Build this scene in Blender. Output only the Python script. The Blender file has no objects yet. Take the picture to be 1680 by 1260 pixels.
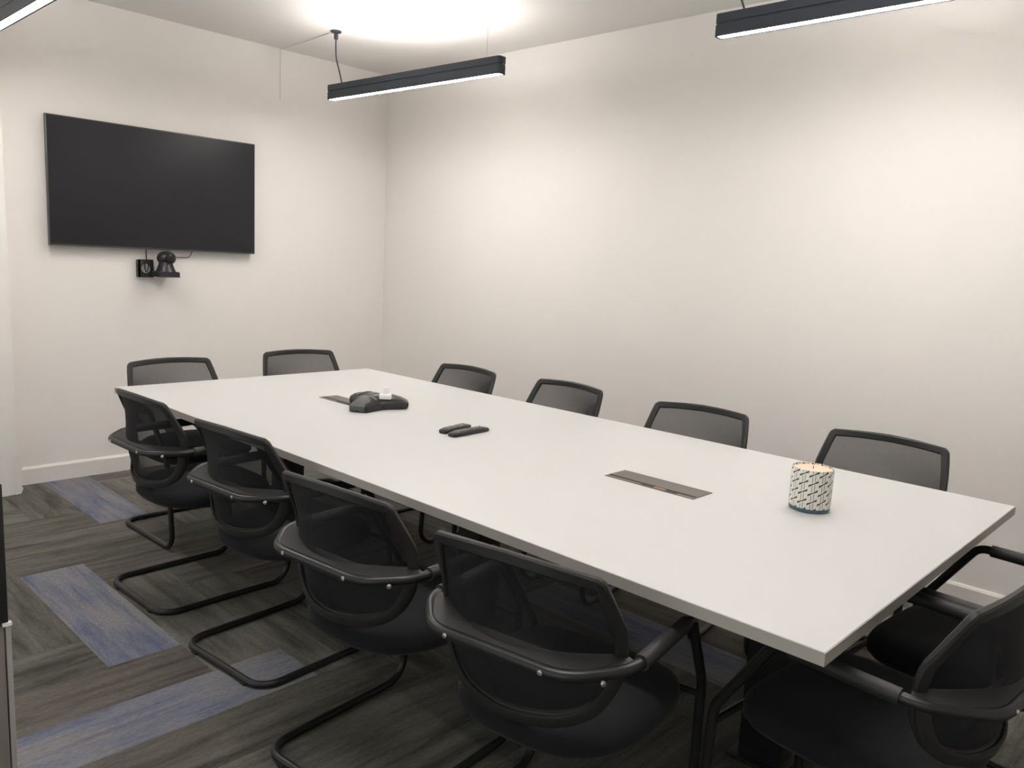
import bpy, bmesh, math, random
from mathutils import Vector, Matrix
random.seed(7)
S = bpy.context.scene
COL = S.collection
R = math.radians

# ------------------------------------------------------------------ camera
cam_data = bpy.data.cameras.new('camera')
cam = bpy.data.objects.new('camera', cam_data)
COL.objects.link(cam)
F_PX, YAW, PITCH, ROLL, CAM_H = 1312.76, 0.8129, 0.1522, 0.0501, 1.43
fw = Vector((math.sin(YAW)*math.cos(PITCH), math.cos(YAW)*math.cos(PITCH), -math.sin(PITCH)))
rt = Vector((math.cos(YAW), -math.sin(YAW), 0.0))
up = rt.cross(fw)
rt2 = math.cos(ROLL)*rt + math.sin(ROLL)*up
up2 = -math.sin(ROLL)*rt + math.cos(ROLL)*up
m = Matrix((rt2, up2, -fw)).transposed().to_4x4()
m.translation = Vector((0, 0, CAM_H))
cam.matrix_world = m
cam_data.sensor_fit = 'HORIZONTAL'
cam_data.sensor_width = 36.0
cam_data.lens = F_PX/1680*36.0
cam_data.clip_start = 0.02
S.camera = cam

# ------------------------------------------------------------------ world, exposure
w = bpy.data.worlds.new('world'); S.world = w
w.use_nodes = True
w.node_tree.nodes['Background'].inputs[0].default_value = (1.0, 0.98, 0.95, 1)
w.node_tree.nodes['Background'].inputs[1].default_value = 0.27  # fill light, enters through the added glazing on the left
S.view_settings.view_transform = 'Standard'
S.view_settings.look = 'None'
S.view_settings.gamma = 1.0
S.view_settings.use_curve_mapping = False
S.view_settings.exposure = 2.23
LAMP_DOWN = 16.0
LAMP_UP = 34.0
LAMP_COL = (1.0, 0.962, 0.930, 1)

# room and table sizes (metres)
XW, YW, ZC = 3.902, 5.147, 2.776
XL, YB = -0.9, -1.3
TX0, TX1, TY0, TY1, TZ = 1.432, 2.905, 0.520, 3.972, 0.740

# ------------------------------------------------------------------ materials
def mat(name, col, rough=0.5, metal=0.0, spec=0.5, noise=0.0, nscale=40, bump=0.0, bscale=200, sheen=0.0):
    M = bpy.data.materials.new(name); M.use_nodes = True
    nt = M.node_tree; b = nt.nodes['Principled BSDF']
    b.inputs['Base Color'].default_value = (*col, 1)
    b.inputs['Roughness'].default_value = rough
    b.inputs['Metallic'].default_value = metal
    b.inputs['Specular IOR Level'].default_value = spec
    if sheen: b.inputs['Sheen Weight'].default_value = sheen
    tc = nt.nodes.new('ShaderNodeTexCoord')
    if noise:
        n = nt.nodes.new('ShaderNodeTexNoise'); n.inputs['Scale'].default_value = nscale
        n.inputs['Detail'].default_value = 4
        nt.links.new(tc.outputs['Object'], n.inputs['Vector'])
        mp = nt.nodes.new('ShaderNodeMapRange')
        mp.inputs['To Min'].default_value = 1-noise; mp.inputs['To Max'].default_value = 1+noise
        nt.links.new(n.outputs['Fac'], mp.inputs['Value'])
        vm = nt.nodes.new('ShaderNodeVectorMath'); vm.operation = 'SCALE'
        vm.inputs[0].default_value = col
        nt.links.new(mp.outputs['Result'], vm.inputs['Scale'])
        nt.links.new(vm.outputs['Vector'], b.inputs['Base Color'])
    if bump:
        n2 = nt.nodes.new('ShaderNodeTexNoise'); n2.inputs['Scale'].default_value = bscale
        n2.inputs['Detail'].default_value = 3
        nt.links.new(tc.outputs['Object'], n2.inputs['Vector'])
        bp = nt.nodes.new('ShaderNodeBump'); bp.inputs['Strength'].default_value = bump
        bp.inputs['Distance'].default_value = 0.002
        nt.links.new(n2.outputs['Fac'], bp.inputs['Height'])
        nt.links.new(bp.outputs['Normal'], b.inputs['Normal'])
    return M

def emis(name, col, st):
    M = bpy.data.materials.new(name); M.use_nodes = True
    b = M.node_tree.nodes['Principled BSDF']
    b.inputs['Base Color'].default_value = (0.8, 0.8, 0.8, 1)
    b.inputs['Emission Color'].default_value = col
    b.inputs['Emission Strength'].default_value = st
    return M

M_WALL = mat('wall_paint', (0.83, 0.795, 0.762), 0.85, spec=0.2, noise=0.012, nscale=3, bump=0.12, bscale=260)
M_CEIL = mat('ceiling_paint', (0.80, 0.775, 0.748), 0.9, spec=0.15, noise=0.012, nscale=3, bump=0.08)
M_TRIM = mat('trim_gloss_paint', (0.80, 0.78, 0.74), 0.4, noise=0.01, nscale=8)
M_TOP = mat('white_laminate', (0.585, 0.582, 0.572), 0.42, spec=0.35, noise=0.01, nscale=6, bump=0.03, bscale=500)
M_EDGE = mat('grey_edge_band', (0.42, 0.40, 0.365), 0.5, noise=0.02)
M_STEEL = mat('black_powder_steel', (0.012, 0.012, 0.013), 0.38, metal=0.0, spec=0.5, noise=0.1, nscale=60)
M_PLAST = mat('charcoal_plastic', (0.016, 0.0155, 0.0155), 0.5, spec=0.5, noise=0.08, nscale=30, bump=0.06, bscale=700)
M_RUBBER = mat('soft_black_pad', (0.020, 0.020, 0.021), 0.55, noise=0.08, bump=0.05, bscale=600)
M_SEAT = mat('black_seat_fabric', (0.0115, 0.0115, 0.014), 0.9, spec=0.25, noise=0.2, nscale=300, bump=0.25, bscale=900, sheen=0.06)
M_SCREW = mat('zinc_screw', (0.55, 0.54, 0.52), 0.3, metal=1.0, noise=0.03)
M_LAMP = mat('lamp_anodised_charcoal', (0.040, 0.048, 0.062), 0.5, metal=0.2, noise=0.06, nscale=20)
M_WIRE = mat('steel_suspension_wire', (0.55, 0.54, 0.52), 0.35, metal=0.8, noise=0.03)
M_CORD = mat('black_cord', (0.02, 0.02, 0.02), 0.5, noise=0.05)
M_PALE = mat('pale_cable_sheath', (0.60, 0.57, 0.53), 0.6, noise=0.03)
M_SCREEN = mat('tv_screen', (0.010, 0.010, 0.0135), 0.30, spec=0.38, noise=0.05, nscale=2)
M_BEZEL = mat('tv_bezel', (0.10, 0.10, 0.10), 0.35, metal=0.6, noise=0.05)
M_BLACK = mat('black_plastic', (0.016, 0.016, 0.018), 0.35, noise=0.08, nscale=30)
M_GREYP = mat('grey_speaker_plastic', (0.075, 0.077, 0.076), 0.45, noise=0.12, nscale=120, bump=0.1, bscale=900)
M_SILV = mat('silver_plastic', (0.30, 0.30, 0.29), 0.35, metal=0.5, noise=0.05)
M_WHITE = mat('white_plastic', (0.85, 0.85, 0.82), 0.4, noise=0.01)
M_LCD = mat('phone_display', (0.10, 0.095, 0.09), 0.2, noise=0.03)
M_LID = mat('brushed_grey_lid', (0.165, 0.145, 0.13), 0.42, metal=0.35, noise=0.06, nscale=25)
M_SLOT = mat('dark_slot', (0.03, 0.027, 0.025), 0.7, noise=0.05)
M_COPPER = mat('orange_socket', (0.30, 0.16, 0.10), 0.5, noise=0.05)
M_KEY = mat('remote_keys', (0.22, 0.22, 0.19), 0.6, noise=0.05)
M_CAB = mat('taupe_cabinet', (0.20, 0.175, 0.165), 0.5, noise=0.04, nscale=5)
M_CABE = mat('taupe_cabinet_edge', (0.36, 0.335, 0.32), 0.4, noise=0.03)
M_WAX = mat('peach_wax', (0.85, 0.62, 0.47), 0.45, noise=0.03, nscale=10)
M_TEAL = mat('teal_glass', (0.03, 0.085, 0.11), 0.08, spec=0.8, noise=0.1, nscale=30)
M_DOWN = emis('lamp_diffuser', LAMP_COL, LAMP_DOWN)
M_UP = emis('lamp_uplight', LAMP_COL, LAMP_UP)

def mesh_fabric():
    # woven mesh: thins out when seen face-on, closes up at a slant
    M = bpy.data.materials.new('woven_back_mesh'); M.use_nodes = True
    nt = M.node_tree; N = nt.nodes; L = nt.links
    b = N['Principled BSDF']; out = N['Material Output']
    b.inputs['Base Color'].default_value = (0.009, 0.009, 0.0115, 1)
    b.inputs['Roughness'].default_value = 0.75
    b.inputs['Specular IOR Level'].default_value = 0.3
    tc = N.new('ShaderNodeTexCoord')
    wv = N.new('ShaderNodeTexNoise'); wv.inputs['Scale'].default_value = 60
    L.new(tc.outputs['Object'], wv.inputs['Vector'])
    g = N.new('ShaderNodeNewGeometry')
    dt = N.new('ShaderNodeVectorMath'); dt.operation = 'DOT_PRODUCT'
    L.new(g.outputs['Normal'], dt.inputs[0]); L.new(g.outputs['Incoming'], dt.inputs[1])
    ab = N.new('ShaderNodeMath'); ab.operation = 'ABSOLUTE'; L.new(dt.outputs['Value'], ab.inputs[0])
    mx = N.new('ShaderNodeMath'); mx.operation = 'MAXIMUM'; mx.inputs[1].default_value = 0.12
    L.new(ab.outputs[0], mx.inputs[0])
    dv = N.new('ShaderNodeMath'); dv.operation = 'DIVIDE'; dv.inputs[0].default_value = 1.0
    L.new(mx.outputs[0], dv.inputs[1])
    pw = N.new('ShaderNodeMath'); pw.operation = 'POWER'; pw.inputs[0].default_value = 0.34
    L.new(dv.outputs[0], pw.inputs[1])
    mr = N.new('ShaderNodeMapRange'); mr.inputs['To Min'].default_value = 0.92; mr.inputs['To Max'].default_value = 1.08
    L.new(wv.outputs['Fac'], mr.inputs['Value'])
    ml = N.new('ShaderNodeMath'); ml.operation = 'MULTIPLY'
    L.new(pw.outputs[0], ml.inputs[0]); L.new(mr.outputs[0], ml.inputs[1])
    tr = N.new('ShaderNodeBsdfTransparent')
    ms = N.new('ShaderNodeMixShader')
    L.new(ml.outputs[0], ms.inputs[0]); L.new(b.outputs[0], ms.inputs[1]); L.new(tr.outputs[0], ms.inputs[2])
    L.new(ms.outputs[0], out.inputs['Surface'])
    return M
M_MESH = mesh_fabric()

def carpet():
    M = bpy.data.materials.new('carpet_planks'); M.use_nodes = True
    nt = M.node_tree; N = nt.nodes; L = nt.links; b = N['Principled BSDF']
    b.inputs['Roughness'].default_value = 0.95
    b.inputs['Specular IOR Level'].default_value = 0.1
    uv = N.new('ShaderNodeUVMap'); uv.uv_map = 'plank'
    at = N.new('ShaderNodeAttribute'); at.attribute_name = 'plank_tint'
    sep = N.new('ShaderNodeSeparateColor'); L.new(at.outputs['Color'], sep.inputs[0])
    def mapped(sx, sy):
        mp = N.new('ShaderNodeMapping'); mp.inputs['Scale'].default_value = (sx, sy, 1)
        L.new(uv.outputs[0], mp.inputs[0]); return mp
    def noise(mp, sc, det, rough=0.6):
        n = N.new('ShaderNodeTexNoise'); n.inputs['Scale'].default_value = sc
        n.inputs['Detail'].default_value = det; n.inputs['Roughness'].default_value = rough
        L.new(mp.outputs[0], n.inputs['Vector']); return n
    def ramp(stops, src):
        r = N.new('ShaderNodeValToRGB'); e = r.color_ramp.elements
        while len(e) < len(stops): e.new(0.5)
        for k, (p, c) in enumerate(stops): e[k].position = p; e[k].color = (*c, 1)
        L.new(src, r.inputs[0]); return r
    streak = noise(mapped(1.8, 22), 1.0, 5, 0.65)
    patch = noise(mapped(1.9, 9.0), 1.0, 4, 0.62)
    fine = noise(mapped(45, 180), 1.0, 2, 0.7)
    grey = ramp([(0.30, (0.070, 0.068, 0.056)), (0.45, (0.125, 0.125, 0.106)), (0.60, (0.160, 0.158, 0.138)), (0.80, (0.19, 0.183, 0.167))], streak.outputs['Fac'])
    brown = ramp([(0.35, (0.095, 0.085, 0.075)), (0.7, (0.165, 0.152, 0.140))], streak.outputs['Fac'])
    blue = ramp([(0.30, (0.105, 0.120, 0.195)), (0.42, (0.170, 0.178, 0.222)), (0.52, (0.215, 0.213, 0.228)), (0.75, (0.235, 0.222, 0.215))], patch.outputs['Fac'])
    blue2 = N.new('ShaderNodeMix'); blue2.data_type = 'RGBA'; blue2.blend_type = 'MULTIPLY'
    st2 = ramp([(0.36, (0.50, 0.56, 0.82)), (0.50, (1, 1, 1))], streak.outputs['Fac'])
    blue2.inputs[0].default_value = 0.65
    L.new(blue.outputs[0], blue2.inputs[6]); L.new(st2.outputs[0], blue2.inputs[7])
    m1 = N.new('ShaderNodeMix'); m1.data_type = 'RGBA'
    L.new(sep.outputs[1], m1.inputs[0]); L.new(grey.outputs[0], m1.inputs[6]); L.new(brown.outputs[0], m1.inputs[7])
    pr = ramp([(0.34, (0.62, 0.62, 0.60)), (0.48, (1.0, 1.0, 1.0)), (0.66, (1.18, 1.16, 1.14))], patch.outputs['Fac'])
    m1b = N.new('ShaderNodeMix'); m1b.data_type = 'RGBA'; m1b.blend_type = 'MULTIPLY'; m1b.inputs[0].default_value = 1.0
    L.new(m1.outputs[2], m1b.inputs[6]); L.new(pr.outputs[0], m1b.inputs[7])
    m2 = N.new('ShaderNodeMix'); m2.data_type = 'RGBA'
    L.new(sep.outputs[0], m2.inputs[0]); L.new(m1b.outputs[2], m2.inputs[6]); L.new(blue2.outputs[2], m2.inputs[7])
    vr = N.new('ShaderNodeMapRange'); vr.inputs['From Min'].default_value = 0.3; vr.inputs['From Max'].default_value = 0.7
    vr.inputs['To Min'].default_value = 0.80; vr.inputs['To Max'].default_value = 1.2
    L.new(fine.outputs['Fac'], vr.inputs['Value'])
    br = N.new('ShaderNodeMapRange'); br.inputs['To Min'].default_value = 0.85; br.inputs['To Max'].default_value = 1.15
    L.new(sep.outputs[2], br.inputs['Value'])
    mu = N.new('ShaderNodeMath'); mu.operation = 'MULTIPLY'
    L.new(vr.outputs[0], mu.inputs[0]); L.new(br.outputs[0], mu.inputs[1])
    sc = N.new('ShaderNodeVectorMath'); sc.operation = 'SCALE'
    L.new(m2.outputs[2], sc.inputs[0]); L.new(mu.outputs[0], sc.inputs['Scale'])
    L.new(sc.outputs[0], b.inputs['Base Color'])
    bp = N.new('ShaderNodeBump'); bp.inputs['Strength'].default_value = 0.35; bp.inputs['Distance'].default_value = 0.003
    L.new(fine.outputs['Fac'], bp.inputs['Height']); L.new(bp.outputs[0], b.inputs['Normal'])
    return M
M_CARPET = carpet()

def candle_wrap():
    # white sleeve printed with rows of slanted dark strokes and fine line hatching
    M = bpy.data.materials.new('patterned_candle_sleeve'); M.use_nodes = True
    nt = M.node_tree; N = nt.nodes; L = nt.links; b = N['Principled BSDF']
    b.inputs['Roughness'].default_value = 0.25
    uv = N.new('ShaderNodeUVMap'); uv.uv_map = 'wrap'
    sx = N.new('ShaderNodeSeparateXYZ'); L.new(uv.outputs[0], sx.inputs[0])
    def mth(op, a, c=None):
        n = N.new('ShaderNodeMath'); n.operation = op
        for k, v in enumerate((a, c)):
            if v is None: continue
            if isinstance(v, (int, float)): n.inputs[k].default_value = v
            else: L.new(v, n.inputs[k])
        return n.outputs[0]
    U = mth('MULTIPLY', sx.outputs[0], 13.0); V = mth('MULTIPLY', sx.outputs[1], 4.6)
    col = mth('FLOOR', U)
    fu = mth('SUBTRACT', mth('FRACT', U), 0.5)
    vv = mth('ADD', V, 0.25)
    fv = mth('SUBTRACT', mth('FRACT', vv), 0.5)
    # slanted stroke
    d = mth('ABSOLUTE', mth('SUBTRACT', fv, mth('MULTIPLY', fu, 0.60)))
    stroke = mth('LESS_THAN', d, mth('ADD', 0.055, mth('MULTIPLY', mth('ABSOLUTE', fu), 0.15)))
    inu = mth('LESS_THAN', mth('ABSOLUTE', fu), 0.47)
    stroke = mth('MULTIPLY', stroke, inu)
    # fine hatching below each stroke
    h = mth('LESS_THAN', mth('ABSOLUTE', mth('SUBTRACT', mth('ABSOLUTE', fu), 0.13)), 0.045)
    sl = mth('SUBTRACT', fv, mth('MULTIPLY', fu, 0.60))
    reg = mth('GREATER_THAN', mth('ABSOLUTE', sl), 0.17)
    hatch = mth('MULTIPLY', mth('MULTIPLY', h, reg), 0.65)
    fac = mth('MAXIMUM', stroke, hatch)
    mx = N.new('ShaderNodeMix'); mx.data_type = 'RGBA'
    mx.inputs[6].default_value = (0.74, 0.73, 0.67, 1); mx.inputs[7].default_value = (0.045, 0.043, 0.04, 1)
    L.new(fac, mx.inputs[0]); L.new(mx.outputs[2], b.inputs['Base Color'])
    return M
M_WRAP = candle_wrap()

# ------------------------------------------------------------------ mesh helpers
def link(name, bm, material, parent=None, smooth=True, angle=40):
    me = bpy.data.meshes.new(name)
    bmesh.ops.recalc_face_normals(bm, faces=bm.faces)
    bm.to_mesh(me); bm.free()
    me.materials.append(material)
    if smooth:
        me.shade_smooth(); me.set_sharp_from_angle(angle=R(angle))
    o = bpy.data.objects.new(name, me)
    COL.objects.link(o)
    if parent: o.parent = parent
    return o

def box(bm, x0, x1, y0, y1, z0, z1, bev=0.0, seg=2):
    r = bmesh.ops.create_cube(bm, size=1.0)
    for v in r['verts']:
        v.co = Vector((x0+(v.co.x+.5)*(x1-x0), y0+(v.co.y+.5)*(y1-y0), z0+(v.co.z+.5)*(z1-z0)))
    if bev:
        es = list({e for v in r['verts'] for e in v.link_edges})
        bmesh.ops.bevel(bm, geom=es, offset=bev, segments=seg, affect='EDGES', profile=0.6)
    return bm

def nbox(*a, **k): return box(bmesh.new(), *a, **k)

def fillet(pts, closed=False, seg=7):
    """pts: (x,y,z,radius) -> smooth polyline"""
    P = [Vector(p[:3]) for p in pts]; rad = [p[3] if len(p) > 3 else 0 for p in pts]
    n = len(P); out = []
    for i in range(n):
        if (not closed and i in (0, n-1)) or rad[i] == 0:
            out.append(P[i]); continue
        a, c, b = P[(i-1) % n], P[i], P[(i+1) % n]
        u = (a-c); v = (b-c); lu, lv = u.length, v.length; u.normalize(); v.normalize()
        ang = u.angle(v)
        t = min(rad[i]/math.tan(ang/2), lu*.49, lv*.49)
        r = t*math.tan(ang/2)
        ctr = c+(u+v).normalized()*(r/math.sin(ang/2))
        s = c+u*t-ctr; e = c+v*t-ctr; tot = s.angle(e)
        for k in range(seg+1):
            f = k/seg
            q = (s*math.sin((1-f)*tot)+e*math.sin(f*tot))/math.sin(tot) if tot > 1e-4 else s
            out.append(ctr+q)
    return out

def tube(bm, path, r, n=10, closed=False, cap=True):
    path = [Vector(p) for p in path]; N_ = len(path)
    T = []
    for i in range(N_):
        if closed: t = path[(i+1) % N_]-path[i-1]
        else: t = path[min(i+1, N_-1)]-path[max(i-1, 0)]
        T.append(t.normalized())
    nrm = T[0].orthogonal().normalized(); Ns = [nrm]
    for i in range(1, N_):
        q = T[i-1].rotation_difference(T[i]); nrm = (q@nrm); nrm = (nrm-T[i]*nrm.dot(T[i])).normalized(); Ns.append(nrm)
    tw = 0
    if closed:
        q = T[-1].rotation_difference(T[0]); e = q@Ns[-1]
        tw = math.atan2(T[0].dot(e.cross(Ns[0])), e.dot(Ns[0]))
    rings = []
    for i in range(N_):
        a0 = tw*i/N_; B = T[i].cross(Ns[i]); rr = r[i] if isinstance(r, (list, tuple)) else r
        rings.append([bm.verts.new(path[i]+(Ns[i]*math.cos(a0+2*math.pi*k/n)+B*math.sin(a0+2*math.pi*k/n))*rr) for k in range(n)])
    for i in range(N_ if closed else N_-1):
        A, C = rings[i], rings[(i+1) % N_]
        for k in range(n): bm.faces.new((A[k], A[(k+1) % n], C[(k+1) % n], C[k]))
    if not closed and cap:
        bm.faces.new(rings[0]); bm.faces.new(rings[-1][::-1])
    return bm

def ntube(*a, **k): return tube(bmesh.new(), *a, **k)

def loft(bm, rings, cap0=True, cap1=True):
    V = [[bm.verts.new(p) for p in r] for r in rings]; n = len(V[0])
    for i in range(len(V)-1):
        for k in range(n): bm.faces.new((V[i][k], V[i][(k+1) % n], V[i+1][(k+1) % n], V[i+1][k]))
    if cap0: bm.faces.new(V[0])
    if cap1: bm.faces.new(V[-1])
    return V

def lathe(bm, prof, n=24, c=(0, 0), cap0=True, cap1=True):
    return loft(bm, [[Vector((c[0]+r*math.cos(2*math.pi*k/n), c[1]+r*math.sin(2*math.pi*k/n), z)) for k in range(n)] for r, z in prof], cap0, cap1)

def catmull(pts, n=8, closed=False):
    P = [Vector(p) for p in pts]; out = []; N_ = len(P)
    for i in range(N_ if closed else N_-1):
        g = lambda k: P[k % N_] if closed else P[max(0, min(N_-1, k))]
        a, b, c, d = g(i-1), g(i), g(i+1), g(i+2)
        for k in range(n):
            t = k/n
            out.append(.5*((2*b)+(c-a)*t+(2*a-5*b+4*c-d)*t*t+(3*b-a-3*c+d)*t**3))
    if not closed: out.append(P[-1])
    return out

def empty(name, label, cat, loc=(0, 0, 0), rz=0.0, group=None):
    o = bpy.data.objects.new(name, None); COL.objects.link(o)
    o.empty_display_size = 0.1
    o.location = loc; o.rotation_euler = (0, 0, rz)
    o['label'] = label; o['category'] = cat
    if group: o['group'] = group
    return o

def tag(o, label, cat, group=None):
    o['label'] = label; o['category'] = cat
    if group: o['group'] = group
    return o

def struct(name, bm, material, parent=None, **k):
    o = link(name, bm, material, parent, **k)
    o['kind'] = 'structure'
    return o

# ------------------------------------------------------------------ room shell
T = 0.12
struct('wall_far', nbox(XL-T, XW+T, YW, YW+T, 0, ZC), M_WALL, smooth=False)
struct('wall_right', nbox(XW, XW+T, YB-T, YW, 0, ZC), M_WALL, smooth=False)
# glazing added to the unseen left wall, lets world light in as fill
bm = nbox(XL-T, XL, YB-T, YW, 0, 0.12)
box(bm, XL-T, XL, YB-T, YW, 2.45, ZC); box(bm, XL-T, XL, 4.30, YW, 0.12, 2.45); box(bm, XL-T, XL, YB-T, -0.9, 0.12, 2.45)
struct('wall_left', bm, M_WALL, smooth=False)
wf = bmesh.new()
for y in (-0.9, 0.40, 1.70, 3.00, 4.26): box(wf, XL-.09, XL-.03, y, y+.04, .12, 2.45)
box(wf, XL-.09, XL-.03, -.86, 4.26, .12, .16); box(wf, XL-.09, XL-.03, -.86, 4.26, 2.41, 2.45)
wfo = struct('fill_window_1', wf, M_STEEL, smooth=False)
M_GLASS = bpy.data.materials.new('clear_glass'); M_GLASS.use_nodes = True
_n = M_GLASS.node_tree; _t = _n.nodes.new('ShaderNodeBsdfTransparent'); _g = _n.nodes.new('ShaderNodeBsdfGlossy')
_g.inputs['Roughness'].default_value = 0.02; _x = _n.nodes.new('ShaderNodeMixShader'); _x.inputs[0].default_value = 0.07
_t.inputs[0].default_value = (0.93, 0.96, 0.95, 1)
_n.links.new(_t.outputs[0], _x.inputs[1]); _n.links.new(_g.outputs[0], _x.inputs[2]); _n.links.new(_x.outputs[0], _n.nodes['Material Output'].inputs['Surface'])
for k, y in enumerate((-0.86, 0.44, 1.74, 3.04)):
    link('pane', nbox(XL-.064, XL-.056, y, y+(1.26 if k < 3 else 1.22), .16, 2.41), M_GLASS, wfo, smooth=False)
struct('wall_back', nbox(XL, XW, YB-T, YB, 0, ZC), M_WALL, smooth=False)
struct('ceiling', nbox(XL-T, XW+T, YB-T, YW+T, ZC, ZC+T), M_CEIL, smooth=False)

# projecting pier on the far wall, at the left edge of the view
bm = bmesh.new()
pts = [(XL, 4.74), (1.262, 4.965), (1.268, YW), (XL, YW)]
loft(bm, [[Vector((x, y, 0)) for x, y in pts], [Vector((x, y, ZC)) for x, y in pts]])
struct('wall_pier', bm, M_WALL, smooth=False)
# torn, peeling corner bead at the foot of the pier
bm = bmesh.new()
zz = [0.0, 0.03, 0.055, 0.085, 0.115, 0.15, 0.185, 0.22]
off = [0.010, 0.020, 0.008, 0.024, 0.010, 0.020, 0.012, 0.002]
rows = []
for z, d in zip(zz, off):
    rows.append([Vector((1.262-0.012, 4.960-0.004, z)), Vector((1.262+d, 4.950-d*.4, z+.006)), Vector((1.272+d*.6, 4.985, z)), Vector((1.262, 4.985, z))])
loft(bm, rows)
struct('trim_1', bm, M_TRIM, smooth=False)

# baseboards
def baseboard(name, x0, x1, y0, y1, axis):
    H, D = 0.1035, 0.016
    if axis == 'y-':   # on the far wall, sticking out to -y
        prof = [(0, 0), (D, 0), (D, H-.012), (D-.006, H-.002), (0, H)]
        rings = [[Vector((x, YW-p, z)) for p, z in prof] for x in (x0, x1)]
    else:
        prof = [(0, 0), (D, 0), (D, H-.012), (D-.006, H-.002), (0, H)]
        rings = [[Vector((XW-p, y, z)) for p, z in prof] for y in (y0, y1)]
    bm = bmesh.new(); loft(bm, rings); struct(name, bm, M_TRIM, smooth=False)
baseboard('baseboard_far', 1.27, XW-.016, 0, 0, 'y-')
baseboard('baseboard_right', 0, 0, YB, YW, 'x-')

# carpet floor: 25 x 100 cm planks in herringbone
def make_floor():
    w_, Ln = 0.25, 1.0
    ox, oy = 0.93, 2.70
    bm = bmesh.new(); uvl = bm.loops.layers.uv.new('plank')
    cl = bm.loops.layers.float_color.new('plank_tint')
    X0, X1, Y0, Y1 = XL, XW, YB, YW
    blue_v = {(0, 0), (2, 1), (6, 0)}
    blue_h = {(-2, -1)}
    rng = random.Random(5)
    for i in range(-40, 41):
        for k in range(-12, 13):
            for d in 'vh':
                if d == 'v': x, y, sx, sy = ox+i*w_, oy-i*w_+2*Ln*k, w_, Ln
                else: x, y, sx, sy = ox+i*w_, oy+Ln-i*w_+2*Ln*k, Ln, w_
                a0, a1, b0, b1 = max(x, X0), min(x+sx, X1), max(y, Y0), min(y+sy, Y1)
                t1, t2, t3 = rng.random(), rng.random(), rng.random()
                if a1-a0 < 1e-4 or b1-b0 < 1e-4: continue
                if d == 'v': isb = (i, k) in blue_v
                else: isb = (i, k) in blue_h
                near = (x > -0.6 and y > -0.9)
                bl = 1.0 if isb else (0.0 if near else (0.85 if t1 < 0.22 else 0.0))
                vs = [bm.verts.new((p, q, 0)) for p, q in ((a0, b0), (a1, b0), (a1, b1), (a0, b1))]
                f = bm.faces.new(vs)
                for l in f.loops:
                    c = l.vert.co
                    u, v = ((c.y-y), (c.x-x)) if d == 'v' else ((c.x-x), (c.y-y))
                    l[uvl].uv = (u+i*3.1+k*7.7+(11.3 if d == 'v' else 0), v+i*1.37+k*2.9)
                    l[cl] = (bl, 0.25 if t2 < .5 else t2, t3, 1)
    o = struct('floor', bm, M_CARPET, smooth=False)
    for p in o.data.polygons:
        pass
    return o
make_floor()

# ------------------------------------------------------------------ table
tb = empty('conference_table', 'long rectangular white laminate meeting table with a grey edge', 'table', ((TX0+TX1)/2, (TY0+TY1)/2, 0))
cx, cy = tb.location.x, tb.location.y
HX, HY = (TX1-TX0)/2, (TY1-TY0)/2
TH = 0.028
link('tabletop', nbox(-HX+.0015, HX-.0015, -HY+.0015, HY-.0015, TZ-TH, TZ, bev=.001, seg=1), M_TOP, tb)
bm = bmesh.new()
for a in ((-HX, -HX+.0015, -HY, HY), (HX-.0015, HX, -HY, HY), (-HX+.0015, HX-.0015, -HY, -HY+.0015), (-HX+.0015, HX-.0015, HY-.0015, HY)):
    box(bm, *a, TZ-TH, TZ-.0012)
link('edge_band', bm, M_EDGE, tb, smooth=False)
for y in (0.93, 2.19, 3.64):
    yy = y-cy
    c = link('pedestal', nbox(-.06, .06, yy-.06, yy+.06, .012, TZ-TH, bev=.004), M_STEEL, tb)
    link('foot_plate', nbox(-.085, .085, yy-.085, yy+.085, 0, .012, bev=.003), M_STEEL, c)
link('support_beam', nbox(-.03, .03, -1.35, 1.45, TZ-TH-.05, TZ-TH-.001, bev=.003), M_STEEL, tb)

def power_module(x0, x1, y0, y1, label, switch=True):
    xc, yc = (x0+x1)/2, (y0+y1)/2
    e = empty('table_power_box', label, 'power outlet', (xc, yc, TZ), group='flush power boxes in the tabletop')
    a, b = (x1-x0)/2, (y1-y0)/2
    bm = bmesh.new(); t = .004
    for q in ((-a, -a+t, -b, b), (a-t, a, -b, b), (-a+t, a-t, -b, -b+t), (-a+t, a-t, b-t, b)): box(bm, *q, 0.0, .002)
    link('frame', bm, M_LID, e, smooth=False)
    link('lid', nbox(-a+.030, a-t, -b+t, b-t, 0, .0022, bev=.0006, seg=1), M_LID, e)
    link('cable_slot', nbox(-a+t, -a+.030, -b+t, b-t, 0, .0006), M_SLOT, e, smooth=False)
    link('brush_strip', nbox(-a+t, -a+.016, b*.18, b-t, 0.0006, .0018), M_LID, e, smooth=False)
    link('brush_strip', nbox(-a+t, -a+.016, -b+t, -b*.62, 0.0006, .0018), M_LID, e, smooth=False)
    s = {} if not switch else link('switch', nbox(-a+.006, -a+.022, -b*.36, -b*.10, 0.0006, .003, bev=.0006, seg=1), M_COPPER, e)
    s['label'] = 'small orange switch'
    return e
power_module(2.104, 2.218, 1.208, 1.545, 'grey flush power box in the tabletop beside the patterned candle')
power_module(2.106, 2.208, 2.935, 3.262, 'grey flush power box partly hidden behind the conference phone', False)

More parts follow.
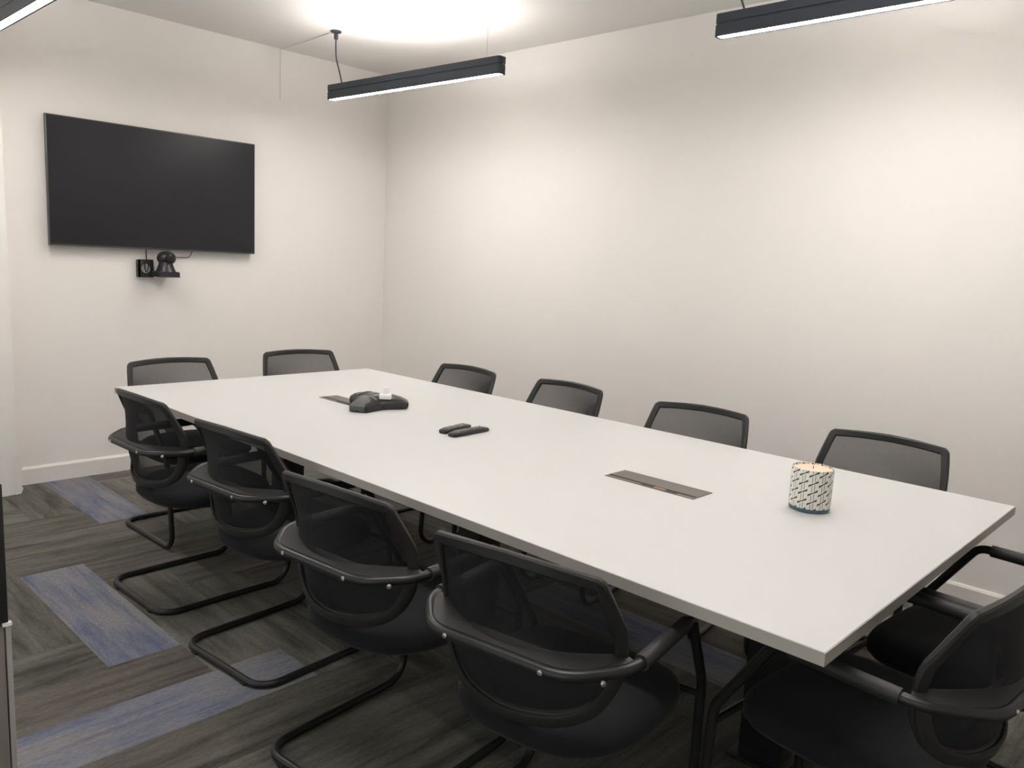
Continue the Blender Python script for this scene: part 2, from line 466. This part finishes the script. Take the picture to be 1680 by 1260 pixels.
# ------------------------------------------------------------------ chairs
def surf_y(x, z):
    # back surface: y position of the back at lateral x, height z
    zs = [(.46, .050, .10), (.52, .030, .115), (.58, .012, .118), (.65, .000, .118), (.71, .004, .102), (.77, .012, .065), (.84, .016, .024)]
    if z <= zs[0][0]: yc, c = zs[0][1:]
    elif z >= zs[-1][0]: yc, c = zs[-1][1:]
    else:
        for a, b in zip(zs, zs[1:]):
            if a[0] <= z <= b[0]:
                t = (z-a[0])/(b[0]-a[0]); yc = a[1]+(b[1]-a[1])*t; c = a[2]+(b[2]-a[2])*t
    return yc+c*(x/.235)**2

HALF = catmull([(0, .833, 0), (.10, .830, 0), (.196, .8235, 0)], 5) + catmull([(.203, .818, 0), (.206, .808, 0), (.215, .768, 0), (.226, .70, 0), (.224, .64, 0), (.212, .585, 0), (.176, .530, 0), (.11, .500, 0), (0, .490, 0)], 5)
OUT = [Vector((p.x, surf_y(p.x, p.y), p.y)) for p in HALF]
OUT_FULL = OUT + [Vector((-p.x, p.y, p.z)) for p in OUT[1:-1]][::-1]

def surf_n(x, z):
    e = .004
    a = Vector((x, surf_y(x, z), z))
    dx = Vector((x+e, surf_y(x+e, z), z))-a; dz = Vector((x, surf_y(x, z+e), z+e))-a
    return dx.cross(dz).normalized()

def strip_loop(bm, path, wd, th, closed=True):
    rings = []; n = len(path)
    for i, p in enumerate(path):
        t = (path[(i+1) % n]-path[i-1]).normalized() if closed else (path[min(i+1, n-1)]-path[max(0, i-1)]).normalized()
        nn = surf_n(p.x, p.z); nn = (nn-t*nn.dot(t)).normalized(); b = t.cross(nn)
        W, H = wd/2, th/2
        sec = [(-W, -H*.5), (-W*.7, -H), (W*.7, -H), (W, -H*.5), (W, H*.5), (W*.7, H), (-W*.7, H), (-W, H*.5)]
        rings.append([bm.verts.new(p+b*u+nn*v) for u, v in sec])
    m_ = len(rings[0])
    for i in range(n if closed else n-1):
        A, C = rings[i], rings[(i+1) % n]
        for k in range(m_): bm.faces.new((A[k], A[(k+1) % m_], C[(k+1) % m_], C[k]))
    if not closed: bm.faces.new(rings[0]); bm.faces.new(rings[-1][::-1])
    return bm

def half_width(z):
    for a, b in zip(OUT, OUT[1:]):
        if b.z <= z <= a.z and abs(a.z-b.z) > 1e-9:
            return a.x+(b.x-a.x)*(a.z-z)/(a.z-b.z)
    return 0.02

def make_chair():
    e = empty('cantilever_chair', 'x', 'chair')
    # bent steel frame: floor loop, front uprights, arms and the ring behind the back in one tube
    side = [(.238, 0, .0125, .075), (.238, .56, .0125, .075), (.247, .535, .43, .09), (.262, .390, .648, .05), (.262, .085, .646, .11), (.165, -.018, .640, .10)]
    loop = side + [(-a, b, c, d) for a, b, c, d in side[::-1]]
    bm = ntube(fillet(loop, closed=True, seg=8), .0125, n=12, closed=True)
    tube(bm, [(-.243, .53, .395), (.243, .53, .395)], .009, n=8)
    link('frame', bm, M_STEEL, e)
    # arm pads: sleeves around the tube
    for s in (1, -1):
        pth = fillet([(s*.262, .125, .6465, 0), (s*.262, .24, .647, .3), (s*.262, .355, .6478, 0)], seg=4)
        bm = bmesh.new(); rr = []
        full = [pth[0]]+pth[1:-1]+[pth[-1]]
        tube(bm, full, .0175, n=12)
        link('armrest', bm, M_RUBBER, e)
    # back outline
    link('back_frame', strip_loop(bmesh.new(), OUT_FULL, .028, .017), M_PLAST, e)
    # mesh panel
    bm = bmesh.new(); nz, nx = 26, 18; rows = []
    for i in range(nz+1):
        z = .494+(.828-.494)*i/nz; hw = half_width(z)
        rows.append([bm.verts.new((hw*(2*k/nx-1), surf_y(hw*(2*k/nx-1), z), z)) for k in range(nx+1)])
    for i in range(nz):
        for k in range(nx): bm.faces.new((rows[i][k], rows[i][k+1], rows[i+1][k+1], rows[i+1][k]))
    link('back_mesh', bm, M_MESH, e, angle=180)
    # support shelf between the mesh and the ring
    ringp = [p for p in fillet([(.262, .20, .650, 0), (.262, .085, .646, .11), (.165, -.018, .640, .10), (-.165, -.018, .640, .10), (-.262, .085, .646, .11), (-.262, .20, .650, 0)], seg=8)]
    ringp = [p for p in ringp if p.y < .115]
    bm = bmesh.new(); rings = []
    for p in ringp:
        x = p.x*.85; zt = .652
        yi = surf_y(x, zt)+.003
        inner = Vector((x, max(min(yi, p.y+.062), p.y+.012), zt)); outer = Vector((p.x*.985, p.y+.004, .650))
        rings.append([inner+Vector((0, 0, .008)), outer+Vector((0, 0, .003)), outer-Vector((0, 0, .012)), inner-Vector((0, 0, .020))])
    loft(bm, rings)
    link('back_support', bm, M_PLAST, e, angle=50)
    # lower brace: flat strap joining the ring to the seat, following the bottom of the back
    low = [p for p in OUT_FULL if p.z < .63]
    bot = sorted(low, key=lambda p: p.x)
    strap = [Vector((p.x*1.0, surf_y(p.x, p.z)-.013, p.z-.004)) for p in bot]
    link('lower_brace', strip_loop(bmesh.new(), strap, .030, .009, closed=False), M_PLAST, e)
    # tongue joining the back to the seat pan
    sp = [Vector((0, surf_y(0, z)+.006+(.500-z)*.9, z)) for z in (.500, .485, .47, .455, .44)]
    link('back_bracket', strip_loop(bmesh.new(), sp, .09, .010, closed=False), M_PLAST, e)
    # screws on the ring
    for x, y in ((-.12, -.031), (.12, -.031), (0.235, .012)):
        bm = bmesh.new()
        d = Vector((0, -1, 0)) if abs(x) < .2 else Vector((.75, -.66, 0)).normalized()
        p0 = Vector((x, y+.004, .640)); tube(bm, [p0, p0+d*.004, p0+d*.006], [.006, .006, .0035], n=10)
        link('screw', bm, M_SCREW, e)
    # seat
    def outline(inset, z, n=44):
        pts = []
        for k in range(n):
            a = 2*math.pi*k/n; c, s = math.cos(a), math.sin(a)
            px = 4.2 if s > 0 else 2.9
            x = math.copysign(abs(c)**(2/px), c); y = math.copysign(abs(s)**(2/px), s)
            wx = (.240 if y > 0 else .240-.02*(-y))-inset; hy = .235-inset
            pts.append(Vector((x*wx, .285+y*hy, z+.010*max(0, 1-abs(y)*1.2)*0-.006*max(0, y-.6))))
        return pts
    bm = bmesh.new()
    loft(bm, [outline(.035, .396), outline(.012, .402), outline(.0, .418), outline(0, .436), outline(.006, .452), outline(.022, .464), outline(.055, .470), outline(.12, .468), outline(.19, .466)])
    link('seat', bm, M_SEAT, e, angle=60)
    bm = bmesh.new()
    loft(bm, [outline(.09, .384), outline(.05, .388), outline(.03, .398)])
    link('seat_pan', bm, M_PLAST, e, angle=60)
    # glides under the floor loop
    for x in (-.15, .15):
        link('glide', nbox(x-.014, x+.014, -.0145, .0145, .0, .010, bev=.003), M_RUBBER, e)
    return e

def copy_thing(src):
    r = src.copy(); COL.objects.link(r)
    for c in list(src.children):
        d = c.copy(); COL.objects.link(d); d.parent = r
    return r

chair0 = make_chair()
# (x, y) of the rear floor bar centre, facing angle (0 = faces +y), label, group
GL = 'chairs along the near long side of the table'
GR = 'chairs along the wall side of the table'
GF = 'chairs at the far end of the table'
GE = 'chairs at the near end of the table'
B_ = 'black mesh-back cantilever chair'
CH = [
 (1.205, 3.185, -90+2.0, B_+' seen from behind, farthest of four on the carpet side', GL),
 (1.208, 2.455, -90+5.0, B_+' seen from behind, second farthest on the carpet side', GL),
 (1.104, 1.690, -90+6.0, B_+' seen from behind, second nearest on the carpet side', GL),
 (1.125, 1.065, -90+9.0, B_+' seen from behind, largest in the front middle of the photo', GL),
 (3.045, 3.185, 90+1.0, B_+' at the blank wall side, its top peeking up farthest away', GR),
 (3.110, 2.508, 90-2.0, B_+' at the blank wall side, second farthest of the four', GR),
 (3.115, 1.774, 90+8.0, B_+' at the blank wall side, level with the remotes', GR),
 (3.195, 1.010, 90+1.0, B_+' at the blank wall side, right behind the patterned candle', GR),
 (1.758, 4.150, 180+1.5, B_+' at the table end under the television', GF),
 (2.565, 4.220, 180-9.0, B_+' at the far table end, near the corner of the room', GF),
 (1.812, 0.270, -5.0, B_+' at the near table end, lower right, closest to the camera', GE),
 (2.372, 0.190, -5.0, B_+' at the near table end, cut by the right picture edge', GE),
]
for i, (x, y, a, lab, g) in enumerate(CH):
    c = chair0 if i == 0 else copy_thing(chair0)
    c.location = (x, y, 0); c.rotation_euler = (0, 0, R(a)); c['label'] = lab; c['group'] = g; c['category'] = 'chair'

# ------------------------------------------------------------------ pendant lamps
def lamp(xc0, y0, xc1, y1, label, cord_end, both=True):
    """xc0,y0: near end; xc1,y1: far end"""
    zb, H, W = 2.370, .086, .058
    d = Vector((xc1-xc0, y1-y0, 0)); Ln = d.length; rz = math.atan2(-d.x, d.y)
    mid = ((xc0+xc1)/2, (y0+y1)/2, zb)
    e = empty('linear_pendant_lamp', label, 'ceiling lamp', mid, rz, group='black linear pendant lamps')
    h = Ln/2; w2 = W/2
    # housing: rounded ends, with a groove along the side
    def rect(inset, z, rr=.014, n=5):
        a, b = w2-inset, h-inset; pts = []
        for cxs, cys, a0 in ((1, 1, 0), (-1, 1, 90), (-1, -1, 180), (1, -1, 270)):
            for k in range(n+1):
                t = R(a0+90*k/n); pts.append(Vector((cxs*(a-rr)+rr*math.cos(t), cys*(b-rr)+rr*math.sin(t), z)))
        return pts
    bm = bmesh.new()
    loft(bm, [rect(.0095, .010, .008), rect(.0095, 0.0, .008), rect(0, 0.0), rect(0, .044), rect(.003, .046), rect(.003, .050), rect(0, .052), rect(0, H), rect(.006, H, .010), rect(.006, H-.008, .010)])
    link('housing', bm, M_LAMP, e, angle=35)
    link('diffuser', nbox(-w2+.0100, w2-.0100, -h+.012, h-.012, .0012, .009), M_DOWN, e, smooth=False)
    link('uplight', nbox(-w2+.010, w2-.010, -h+.36, h-.36, H-.006, H-.001), M_UP, e, smooth=False)
    bm = bmesh.new()
    for s in (-1, 1): tube(bm, [(0, s*(h-.001), .048), (0, s*(h+.004), .048)], .003, n=8)
    link('end_screw', bm, M_SCREW, e)
    top = ZC-zb
    for s in ((-1, 1) if both else (-1,)):
        y_ = s*(h-.115)
        wbm = ntube([(0, y_, H-.006), (0, y_, top)], .0011, n=6)
        link('suspension_wire', wbm, M_WIRE, e)
    s = cord_end
    y_ = s*(h-.135)
    cpath = catmull([(0.004, y_+s*.020, H-.004), (.006, y_+s*.055, H+.08), (0, y_+s*.082, H+.17), (0, y_+s*.086, top-.03)], 6)
    link('power_cord', ntube(cpath, .0045, n=8), M_CORD, e)
    bm = bmesh.new()
    lathe(bm, [(.008, top-.050), (.013, top-.045), (.013, top-.022), (.008, top-.012), (.030, top-.010), (.034, top-.006), (.034, top)], 20, c=(0, y_+s*.086))
    link('ceiling_cap', bm, M_LAMP, e)
    return e
lamp(3.015, 3.03, 2.952, 4.485, 'black linear pendant lamp hanging near the room corner, seen whole', 1, False)
lamp(3.032, 0.36, 3.032, 1.815, 'black linear pendant lamp at the top right, over the wall-side chairs', 1)
lamp(1.125, 3.12, 1.125, 4.575, 'black linear pendant lamp cut by the top left corner of the photo', 1)
lamp(1.125, 0.36, 1.125, 1.815, 'black linear pendant lamp added out of view above the camera side for fill light', 1)  # unseen lamp added to brighten and even out the room

# faint pale cable on ceiling and down the far wall
bm = ntube([Vector(p) for p in ((2.955, 4.53, ZC-.002), (2.975, 4.80, ZC-.002), (2.985, YW-.002, ZC-.003), (2.985, YW-.002, 2.60), (2.985, YW-.002, 2.44))], .0016, n=6)
tag(link('surface_cable', bm, M_PALE), 'thin pale cable from the corner pendant lamp across the ceiling and down the wall', 'cable')

# ------------------------------------------------------------------ television
tv = empty('wall_television', 'large black flat-screen television mounted on the far white wall', 'television', (2.135, YW, 1.39))
a, z1 = .631, .7246
yb = -.018
link('casing', nbox(-a, a, -.060, yb-.014, 0, z1, bev=.003), M_BEZEL, tv)
link('screen', nbox(-a+.006, a-.006, -.0615, -.0595, .010, z1-.006), M_SCREEN, tv, smooth=False)
link('wall_bracket', nbox(-.3, .3, yb-.016, 0, .18, .55, bev=.003), M_STEEL, tv)
link('rear_housing', nbox(-.50, .50, -.034, -.020, .06, .60, bev=.004), M_BLACK, tv)

# video camera on bracket under the TV
pc = empty('video_camera', 'black pan-tilt conference camera on a bracket below the television', 'camera', (2.12, YW, 1.225))
bm = nbox(-.035, .085, -.165, -.03, 0, .006, bev=.002)
# upright plate with a round cut-out
rings = []
n_ = 32; hx, hz, cxp, czp, hr = .047, .055, -.072, .048, .029
for yv, inner in ((-.034, False), (-.028, False), (-.028, True), (-.034, True)):
    rg = []
    for k in range(n_):
        t = 2*math.pi*(k+.5)/n_; c_, s_ = math.cos(t), math.sin(t)
        if inner: rg.append(Vector((cxp+hr*c_, yv, czp+hr*s_)))
        else:
            f_ = 1/max(abs(c_)/hx, abs(s_)/hz); rg.append(Vector((cxp+f_*c_, yv, czp+f_*s_)))
    rings.append([bm.verts.new(p) for p in rg])
for a_, b_ in zip(rings, rings[1:]+rings[:1]):
    for k in range(n_): bm.faces.new((a_[k], a_[(k+1) % n_], b_[(k+1) % n_], b_[k]))
box(bm, -.119, -.105, -.034, 0, -.007, .10, bev=.001)
link('bracket', bm, M_BLACK, pc, smooth=False)
bm = bmesh.new()
loft(bm, [[Vector((x, y, z)) for x, y in ((-.045-i, -.16), (.085+i, -.16), (.085+i, -.03), (-.045-i, -.03))] for i, z in ((0, .006), (0, .028), (-.006, .034))])
link('camera_base', bm, M_BLACK, pc, smooth=False)
bm = bmesh.new()
lathe(bm, [(.060, .034), (.054, .045), (.043, .075), (.038, .100)], 24, c=(.025, -.095))
link('swivel_neck', bm, M_BLACK, pc)
bm = bmesh.new()
bmesh.ops.create_uvsphere(bm, u_segments=24, v_segments=14, radius=.05)
for v in bm.verts: v.co = Vector((v.co.x*1.16+.030, v.co.y-.095, v.co.z*.88+.116))
hd = link('camera_head', bm, M_BLACK, pc)
bm = bmesh.new(); tube(bm, [(.030, -.138, .116), (.030, -.152, .116), (.030, -.155, .116)], [.026, .024, .018], n=18)
link('lens', bm, M_SCREEN, hd)
# round opening of the bracket, with a coil of cable behind
bm = bmesh.new()
tube(bm, catmull([(-.075, -.036, .100), (-.080, -.037, .060), (-.070, -.036, .025), (-.058, -.037, .060), (-.066, -.036, .102)], 6), .0035, n=6)
link('cable_loop', bm, M_CORD, pc)
bm = ntube(catmull([(2.055, YW-.020, 1.405), (2.056, YW-.022, 1.36), (2.058, YW-.020, 1.325), (2.070, YW-.016, 1.30)], 5), .0035, n=6)
tag(link('camera_cable', bm, M_CORD), 'black cable dropping from the television to the camera bracket', 'cable')
bm = ntube(catmull([(2.355, YW-.020, 1.41), (2.345, YW-.018, 1.38), (2.33, YW-.012, 1.352), (2.27, YW-.012, 1.348), (2.20, YW-.03, 1.352)], 5), .0022, n=6)
tag(link('thin_cable', bm, M_CORD), 'thin slack cable from the television to the right of the camera', 'cable')

# ------------------------------------------------------------------ conference phone
ph = empty('conference_phone', 'black three-winged conference speakerphone on the white table', 'phone', (2.178, 2.922, TZ), R(-5))
def starring(scale, z, end=1.0):
    pts = []
    for k in range(3):
        a = math.pi/2+k*2*math.pi/3
        c = Vector((math.cos(a), math.sin(a), 0)); q = Vector((-math.sin(a), math.cos(a), 0))
        for r, w in ((.128, -.047), (.146, -.042), (.152, -.022), (.154, 0), (.152, .022), (.146, .042), (.128, .047)):
            pts.append((c*r*end+q*w)*scale+Vector((0, 0, z)))
        a2 = a+math.pi/3; c2 = Vector((math.cos(a2), math.sin(a2), 0)); q2 = Vector((-math.sin(a2), math.cos(a2), 0))
        for w, r in ((-.026, .086), (0, .079), (.026, .086)): pts.append((c2*r+q2*w)*scale+Vector((0, 0, z)))
    return pts
bm = bmesh.new()
prof = [(.97, .0), (1.0, .004), (1.0, .026), (.985, .032), (.80, .046), (.55, .057), (.30, .061), (.08, .062)]
loft(bm, [starring(s, z) for s, z in prof])
link('body', bm, M_BLACK, ph, angle=60)
for k in range(3):  # speaker grille wedge on each wing
    ang = math.pi/2+k*2*math.pi/3
    rings = []
    for r_, z_, hw in ((.153, .012, .036), (.1555, .028, .036), (.150, .0335, .037), (.123, .0475, .033), (.088, .0585, .024), (.066, .0615, .019)):
        c = Vector((math.cos(ang), math.sin(ang), 0)); q = Vector((-math.sin(ang), math.cos(ang), 0))
        rings.append([c*r_-q*hw+Vector((0, 0, z_-.006)), c*r_-q*hw*.9+Vector((0, 0, z_)), c*r_+q*hw*.9+Vector((0, 0, z_)), c*r_+q*hw+Vector((0, 0, z_-.006))])
    bm = bmesh.new(); loft(bm, rings)
    sg = link('speaker_grille', bm, M_GREYP, ph, angle=25)
    c = Vector((math.cos(ang), math.sin(ang), 0)); q = Vector((-math.sin(ang), math.cos(ang), 0))
    bm = ntube([c*.070-q*.050+Vector((0, 0, .050)), c*.066-q*.024+Vector((0, 0, .0595)), c*.064+Vector((0, 0, .0625)), c*.066+q*.024+Vector((0, 0, .0595)), c*.070+q*.050+Vector((0, 0, .050))], .0032, n=6)
    link('silver_strip', bm, M_SILV, sg)
link('display', nbox(-.028, .028, -.006, .030, .058, .064, bev=.001), M_LCD, ph)
link('keypad', nbox(-.026, .026, -.046, -.010, .057, .0625, bev=.001), M_KEY, ph)
# white adapter lying on top
ad = empty('white_adapter', 'small white plug adapter lying on top of the conference phone', 'adapter', (2.196, 2.862, TZ+.0470), R(-40))
ad.rotation_euler = (R(0), 0, R(-40))
link('body', nbox(-.028, .028, -.022, .022, 0, .022, bev=.006), M_WHITE, ad)
link('plug_stem', nbox(-.010, .010, .000, .018, .018, .052, bev=.002), M_WHITE, ad)

# ------------------------------------------------------------------ remotes
def remote(loc, rz, L_, W_, label):
    e = empty('remote_control', label, 'remote control', loc, rz, group='remote controls on the table')
    bm = bmesh.new(); rows = []
    for x, hw, zt in ((-L_/2, W_*.30, .010), (-L_/2+.006, W_*.46, .016), (-L_*.25, W_*.5, .019), (L_*.2, W_*.47, .018), (L_/2-.006, W_*.42, .015), (L_/2, W_*.32, .010)):
        rows.append([Vector((x, -hw, .003)), Vector((x, -hw*.8, 0)), Vector((x, hw*.8, 0)), Vector((x, hw, .003)), Vector((x, hw, zt-.004)), Vector((x, hw*.75, zt)), Vector((x, -hw*.75, zt)), Vector((x, -hw, zt-.004))])
    loft(bm, rows); link('body', bm, M_BLACK, e, angle=50)
    bm = bmesh.new()
    for i in range(9):
        for j in (-1, 0, 1):
            if i == 4 and j: continue
            x = -L_*.34+i*L_*.085; box(bm, x-.004, x+.004, j*W_*.24-.0042, j*W_*.24+.0042, .0165, .0205, bev=.001, seg=1)
    k = link('buttons', bm, M_KEY, e); k['kind'] = 'stuff'
    return e
remote((2.165, 2.272, TZ), R(3), .205, .046, 'front black remote control of the pair on the table')
remote((2.158, 2.345, TZ), R(10), .175, .044, 'rear black remote control of the pair, farther from the camera')

# ------------------------------------------------------------------ candle
cd = empty('candle_jar', 'round candle jar with slanted black-and-white pattern and peach wax', 'candle', (2.318, .940, TZ))
RC, HC = .0600, .128
bm = bmesh.new()
lathe(bm, [(RC*.90, 0), (RC*.98, .002), (RC*.99, .008), (RC*.97, .013)], 40)
gb = link('glass_base', bm, M_TEAL, cd); gb['label'] = 'thick teal glass base'
bm = bmesh.new()
V = lathe(bm, [(RC*.985, .012), (RC, .017), (RC, HC-.004), (RC*.985, HC), (RC*.955, HC), (RC*.95, HC-.012)], 48, cap0=False, cap1=False)
uvl = bm.loops.layers.uv.new('wrap')
for f in bm.faces:
    cen = math.atan2(f.calc_center_median().y, f.calc_center_median().x)
    for l in f.loops:
        c = l.vert.co; t = math.atan2(c.y, c.x)
        while t-cen > math.pi: t -= 2*math.pi
        while t-cen < -math.pi: t += 2*math.pi
        l[uvl].uv = (t/(2*math.pi)*1.0, c.z/HC)
link('patterned_sleeve', bm, M_WRAP, cd)
bm = bmesh.new(); lathe(bm, [(RC*.945, HC-.014), (RC*.945, HC-.005), (RC*.90, HC-.004), (RC*.2, HC-.005)], 40)
link('wax', bm, M_WAX, cd)
link('wick', ntube([(0, 0, HC-.006), (.001, 0, HC+.003)], .0012, n=6), M_CORD, cd)

# ------------------------------------------------------------------ cabinet at the left edge
cb = empty('storage_cabinet', 'taupe cabinet with black upper unit cut by the left photo edge', 'cabinet', (-.02, 1.72, 0))
link('lower_body', nbox(-.25, .372, -.20, .20, 0, .775, bev=.003), M_CAB, cb)
link('edge_trim', nbox(.372, .381, -.222, .20, 0, .775, bev=.003), M_CABE, cb)
d_ = link('door', nbox(-.01, .370, -.222, -.202, .02, .770, bev=.002), M_CAB, cb)
link('hinge', nbox(.368, .382, -.2235, -.215, .769, .775), M_WHITE, cb, smooth=False)
link('upper_unit', nbox(-.25, .377, -.222, .20, .776, 1.02, bev=.001), M_BLACK, cb)
